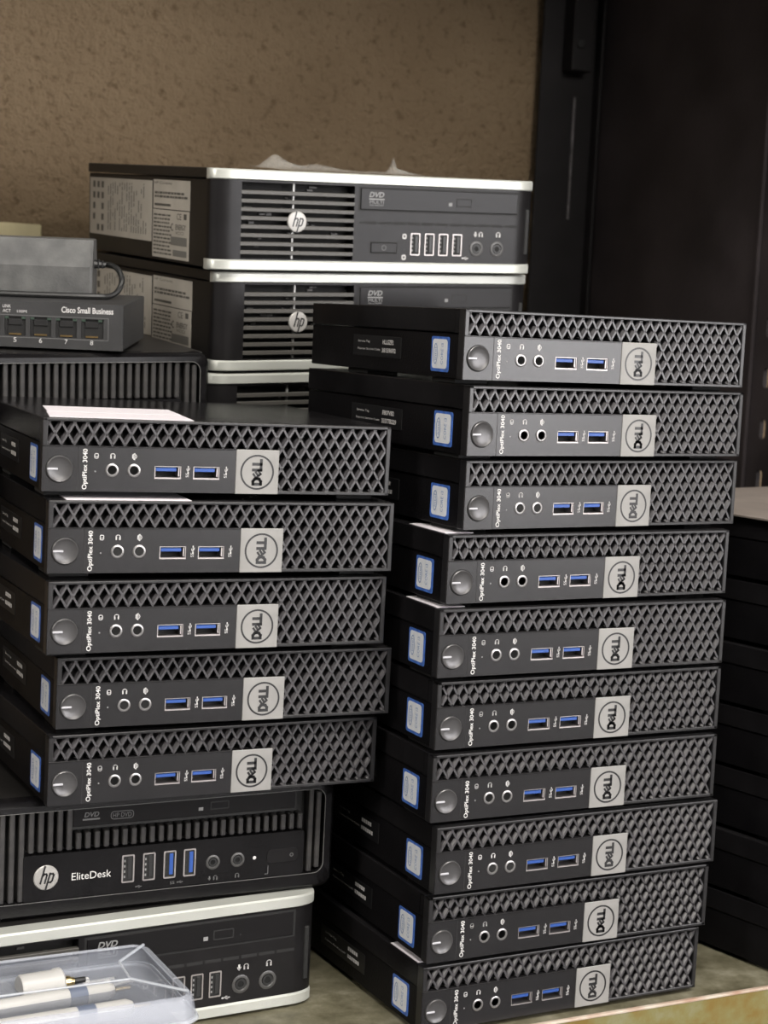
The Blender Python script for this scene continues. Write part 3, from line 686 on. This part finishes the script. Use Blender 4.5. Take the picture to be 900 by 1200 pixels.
# ------------------------------------------------------------------ network switch, 170 x 86 x 27
sw = thing('network_switch', 'dark grey eight port network switch under the power adapter', 'switch')
MB().box(0, 170, 0.8, 86, 0, 27, 0.8, 2).build('case', switch_m, sw)
fp = MB()
for a, b, c, d in ((0, 170, 0, 6.6), (0, 170, 18.0, 27), (0, 25, 6.6, 18.0), (158.6, 170, 6.6, 18)): fp.box(a, b, -0.4, 1.2, c, d)
ports = [151.6-15.1*k for k in range(8)]
for a, b in zip(ports[:-1], ports[1:]): fp.box(b+6.2, a-6.2, -0.4, 1.2, 6.6, 18)
face = fp.build('front_panel', switch_m, sw)
MB().frame(rrect(30, 161.5, 5.6, 19.0, .3, 1), rrect(30.4, 161.1, 6.0, 18.6, .3, 1), -0.47, -0.35).build('port_border', dimprint_m, face)
for k, x in enumerate(ports):
    pt = MB().box(x-6.3, x+6.3, 0.5, 0.78, 6.5, 18.1).build('ethernet_port', void, sw)
    MB().box(x-4, x+4, -0.1, 0.5, 13.0, 16.4, 0.2).box(x-6.1, x-4.6, -.2, .5, 6.6, 16).build('plug_guide', black_plastic, pt)
    MB().box(x-3.6, x+3.6, -0.2, 0.5, 7.2, 8.1).build('contacts', gold, pt)
    MB().box(x-6.1, x-3.8, -0.35, 0.3, 16.6, 17.9).build('link_light', led_green, pt)
    MB().box(x+3.8, x+6.1, -0.35, 0.3, 16.6, 17.9).build('link_light', led_green, pt)
    m = MB(); text(m, str(8-k), x-0.9, 2.9, 1.8, 2.7, -0.46); m.build('port_number', print_m, face)
m = MB(); text(m, 'Cisco Small Business', 133.6, 21.3, 30.6, 3.6, -0.46, bold=.02); m.build('lettering', print_m, face)
m = MB(); text(m, 'LINK', 99, 23.0, 4.8, 1.8, -.46); text(m, 'ACT', 99, 20.3, 4.8, 1.8, -.46); text(m, '100M', 107.5, 20.3, 5.6, 1.6, -.46); text(m, 'D', 95.4, 23, 1.4, 1.8, -.46); text(m, 'E', 95.4, 20.3, 1.4, 1.8, -.46); m.build('lettering', print_m, face)
for x, y in ((15, 15), (155, 15), (15, 72), (155, 72)): MB().box(x-5, x+5, y-5, y+5, -1.5, .4, .3).build('foot', rubber, sw)
place(sw, orient(0, *HT), (331.6, 1001.4, 351.6), (170, 0, 0))

# power adapter with its lead, lying on the switch
pa = thing('power_adapter', 'dusty black power adapter brick lying on the network switch', 'adapter')
sec = [(0.8, 0), (46, 0), (47, 2), (47, 20), (38, 35), (12, 35), (0, 19), (0, 3.5)]
L_ = 130
MB().loft([[(x, y, z) for y, z in sec] for x in (-L_, -1.5)]+[[(0, y*0.96+1, z*0.97+.5) for y, z in sec]]).build('brick', adapter_m, pa)
MB().tube([(-1, 20, 20), (3, 20, 20), (7, 20, 19.6)], [3.0, 2.4, 1.9], 10).build('strain_relief', black_plastic, pa)
MB().box(2.2, 3.0, 17, 23, 17, 23, .2).box(4.6, 5.4, 17.6, 22.4, 17.4, 22.4, .2).build('relief_ribs', black_plastic, pa)
pts = []
for k in range(25):
    a = R(95-k*8.2); pts.append((8.5+9.0*math.cos(a), 20-k*1.0, 10.9+9.2*math.sin(a)))
pts = [(5, 20, 20)]+pts+[(-4, -5.4, 1.8), (-14, -5.6, 1.8), (-40, -5.8, 1.8), (-90, -5, 1.8)]
MB().tube(pts, 1.75, 8).build('lead', cable_m, pa, True)
sm = orient(0, *HT).to_3x3(); base = Vector((331.6, 1001.4, 351.6))+sm @ Vector((-25.5, 40, 27.1))
place(pa, orient(6, *HT), base)

# ------------------------------------------------------------------ paper strips on the left stack, film on the back stack
lm = lunits[0].matrix_world
def on_lid(name, quad, th, label):
    o = MB().add([(x, y, 36.1+z) for z in (0, th) for x, y in quad], [(0, 1, 2, 3), (4, 5, 6, 7), (0, 1, 5, 4), (1, 2, 6, 5), (2, 3, 7, 6), (3, 0, 4, 7)]).build(name, paper_m)
    o.matrix_world = lm.copy(); tag(o, label, 'paper', 'white paper strips'); return o
on_lid('paper_strip', [(4, 4.5), (76, 2.2), (80, 41), (10, 44)], 0.25, 'white paper strip nearer the front on the left stack')
on_lid('paper_strip', [(11, 46.5), (80.5, 43.5), (85, 88), (17, 92)], 0.25, 'white paper strip further back on the left stack')
def strip_on(t, quad, label):
    o = MB().add([(x, y, 36.1+z) for z in (0, .3) for x, y in quad], [(0, 1, 2, 3), (4, 5, 6, 7), (0, 1, 5, 4), (1, 2, 6, 5), (2, 3, 7, 6), (3, 0, 4, 7)]).build('paper_strip', paper_m)
    o.matrix_world = t.matrix_world.copy(); tag(o, label, 'paper', 'white paper strips')
strip_on(lunits[1], [(9, 1.6), (72, 0.9), (73, 40), (10, 41)], 'white paper strip pinched under the topmost computer of the left stack')
strip_on(units[3], [(1.2, 6), (18, 6), (18, 46), (1.2, 45)], 'white paper strip between third and fourth computers of the right stack')
strip_on(units[4], [(1.2, 6), (18, 6), (18, 42), (1.2, 41)], 'white paper strip between fourth and fifth computers of the right stack')
strip_on(units[9], [(1.0, 8), (20, 8), (20, 40), (1.0, 39)], 'white paper strip between the two lowest computers of the right stack')
film = MB(); nx, ny = 34, 12; g = random.Random(11)
hm = hp.matrix_world
def fz(u, v):
    z = 0.5+0.8*v
    z += 9.5*max(0, 1-abs(u-.22)/.13)*max(0, v-.1)**1.3
    z += 5.0*v*max(0, 1-abs(u-.47)/.28)+1.2*math.sin(7*u+1)*v*v
    z += 10*max(0, 1-abs(u-.97)/.045)*v**1.5
    z += 0.35*math.sin(23*u-4*v)*v
    return max(z, .35)
vs = [(52+u*100+6*math.sin(5*v+2*u), 12+v*44+8*math.sin(6*u), 62+fz(u, v)) for v in [j/ny for j in range(ny+1)] for u in [i/nx for i in range(nx+1)]]
fs = [(j*(nx+1)+i, j*(nx+1)+i+1, (j+1)*(nx+1)+i+1, (j+1)*(nx+1)+i) for j in range(ny) for i in range(nx)]
fo = film.add(vs, fs).build('plastic_film', film_m, None, True)
fo.matrix_world = hm.copy(); tag(fo, 'crumpled clear plastic film lying on the top silver trimmed desktop', 'film')

# ------------------------------------------------------------------ clear plastic box on a black adapter, front left
ba_ = thing('black_adapter', 'black rounded adapter brick under the clear plastic box', 'adapter')
MB().box(165, 303, 783, 836, 0.3, 28.6, 6, 4).build('brick', black_plastic, ba_, True)
MB().tube([(303, 812, 13), (308, 812, 13), (313, 811, 12)], [3.4, 2.6, 2.0], 10).build('strain_relief', rubber, ba_, True)
bx = thing('clear_plastic_box', 'cloudy clear plastic box with white connectors inside, lower left corner', 'box')
def tray(x0, x1, y0, y1, z0, z1, th, r, taper, up_):
    """an open thin shell, open upwards (a tray) or downwards (a lid)"""
    def rg(d, z): return [(u, v, z) for u, v in rrect(x0+d, x1-d, y0+d, y1-d, max(r-d, .8), 6)]
    if up_: rings = [rg(taper+2.5, z0), rg(taper+.6, z0+.7), rg(taper, z0+2.5), rg(0, z1), rg(th, z1), rg(taper+th, z0+2.5), rg(taper+th+2, z0+th)]
    else: rings = [rg(0, z0), rg(taper, z1-3), rg(taper+.8, z1-.9), rg(taper+3, z1), rg(taper+3+th, z1-th), rg(taper+th, z1-3.2), rg(th, z0)]
    return MB().loft(rings)
tray(131, 296, 748.5, 827.5, 28.7, 45, 1.0, 10, 2.0, True).build('tray', clear_m, bx, True)
MB().prism(rrect(139, 288, 757, 819, 8, 6), 31.0, 38.1, 'z').build('padding', mat('slate_padding', (0.05, 0.055, 0.07), 0.7), bx)
lid = tray(129.5, 297.5, 747, 829, 44, 56.0, 1.0, 11, 1.8, False).build('lid', clear_m, bx, True)
MB().loft([[(u, v, z) for u, v in rrect(129.2-d, 297.8+d, 746.7-d, 829.3+d, 11, 6)] for d, z in ((0, 43.4), (.5, 44.2), (0, 45.6), (-.8, 45.6), (-.8, 43.4))], False).build('lid_rim', clear_rim, lid, True)
rb = MB()
for (x0, y0, x1, y1) in ((293, 757, 272, 780), (293, 822, 274, 803)): rb.tube([(x0, y0, 56.0), (x1, y1, 56.3)], .8, 6)
rb.tube([(272, 780, 56.3), (274, 803, 56.3)], .6, 6).tube([(272, 780, 56.3), (140, 780, 56.3)], .6, 6)
rb.build('lid_ridges', clear_rim, lid, True)
def xrot(cx, cy, cz, a):
    ca, sa = math.cos(R(a)), math.sin(R(a))
    return lambda x, y, z: (cx+ca*x-sa*y, cy+sa*x+ca*y, cz+z)
GRP = 'connectors in the clear box'
def tubex(prof, n=16):                     # turned about the x direction
    return MB().loft([[(x, r*math.cos(2*math.pi*k/n), r*math.sin(2*math.pi*k/n)) for k in range(n)] for x, r in prof])
c1 = thing('connector', 'short thick white connector with a brass tip inside the clear box', 'connector', GRP)
f = xrot(226, 811, 45.4, 4)
tubex([(0, 6.6), (1, 7.1), (17, 7.1), (18, 7.6), (21, 7.7), (22, 6.6)]).mapped(f).build('sleeve', white_plastic, c1, True)
tubex([(21.9, 3.0), (26, 3.0), (26.2, 2.2), (28, 2.0)]).mapped(f).build('tip', brass, c1, True)
tubex([(28, 1.6), (34, 1.4)]).mapped(f).build('stem', black_plastic, c1, True)
for i, (x, y, a, ln) in enumerate(((200, 797, 4, 68), (186, 774, 3, 84))):
    c = thing('connector', ['long white connector rod behind the front rod in the clear box', 'long white connector rod nearest the front of the clear box'][i], 'connector', GRP)
    f = xrot(x, y, 42.6, a)
    tubex([(0, 4.0), (1, 4.4), (ln, 4.4), (ln+3, 3.0)]).mapped(f).build('rod', white_plastic, c, True)
    tubex([(ln*.70, 4.6), (ln*.70+9, 4.6)]).mapped(f).build('band', mat('slate_band', (0.10, 0.12, 0.17), 0.5), c, True)
    tubex([(ln+3, 1.3), (ln+12, 1.0)]).mapped(f).build('tip', brass, c, True)
for i, (x, y, a) in enumerate(((263, 818, 5), (272, 811, 14))):
    c = thing('metal_pin', ['thin bright metal pin lying straight in the clear box', 'thin bright metal pin lying askew in the clear box'][i], 'pin', 'pins in the clear box')
    f = xrot(x, y, 41.3, a)
    pin_m = mat('bright_pin', (0.85, 0.84, 0.82), 0.3, 0.4)
    tubex([(0, 1.1), (14, 1.0)]).mapped(f).build('shaft', pin_m, c, True)
    tubex([(-4, 2.8), (0, 3.0), (1, 1.2)]).mapped(f).build('head', pin_m, c, True)

bpy.data.objects.remove(_fobj)
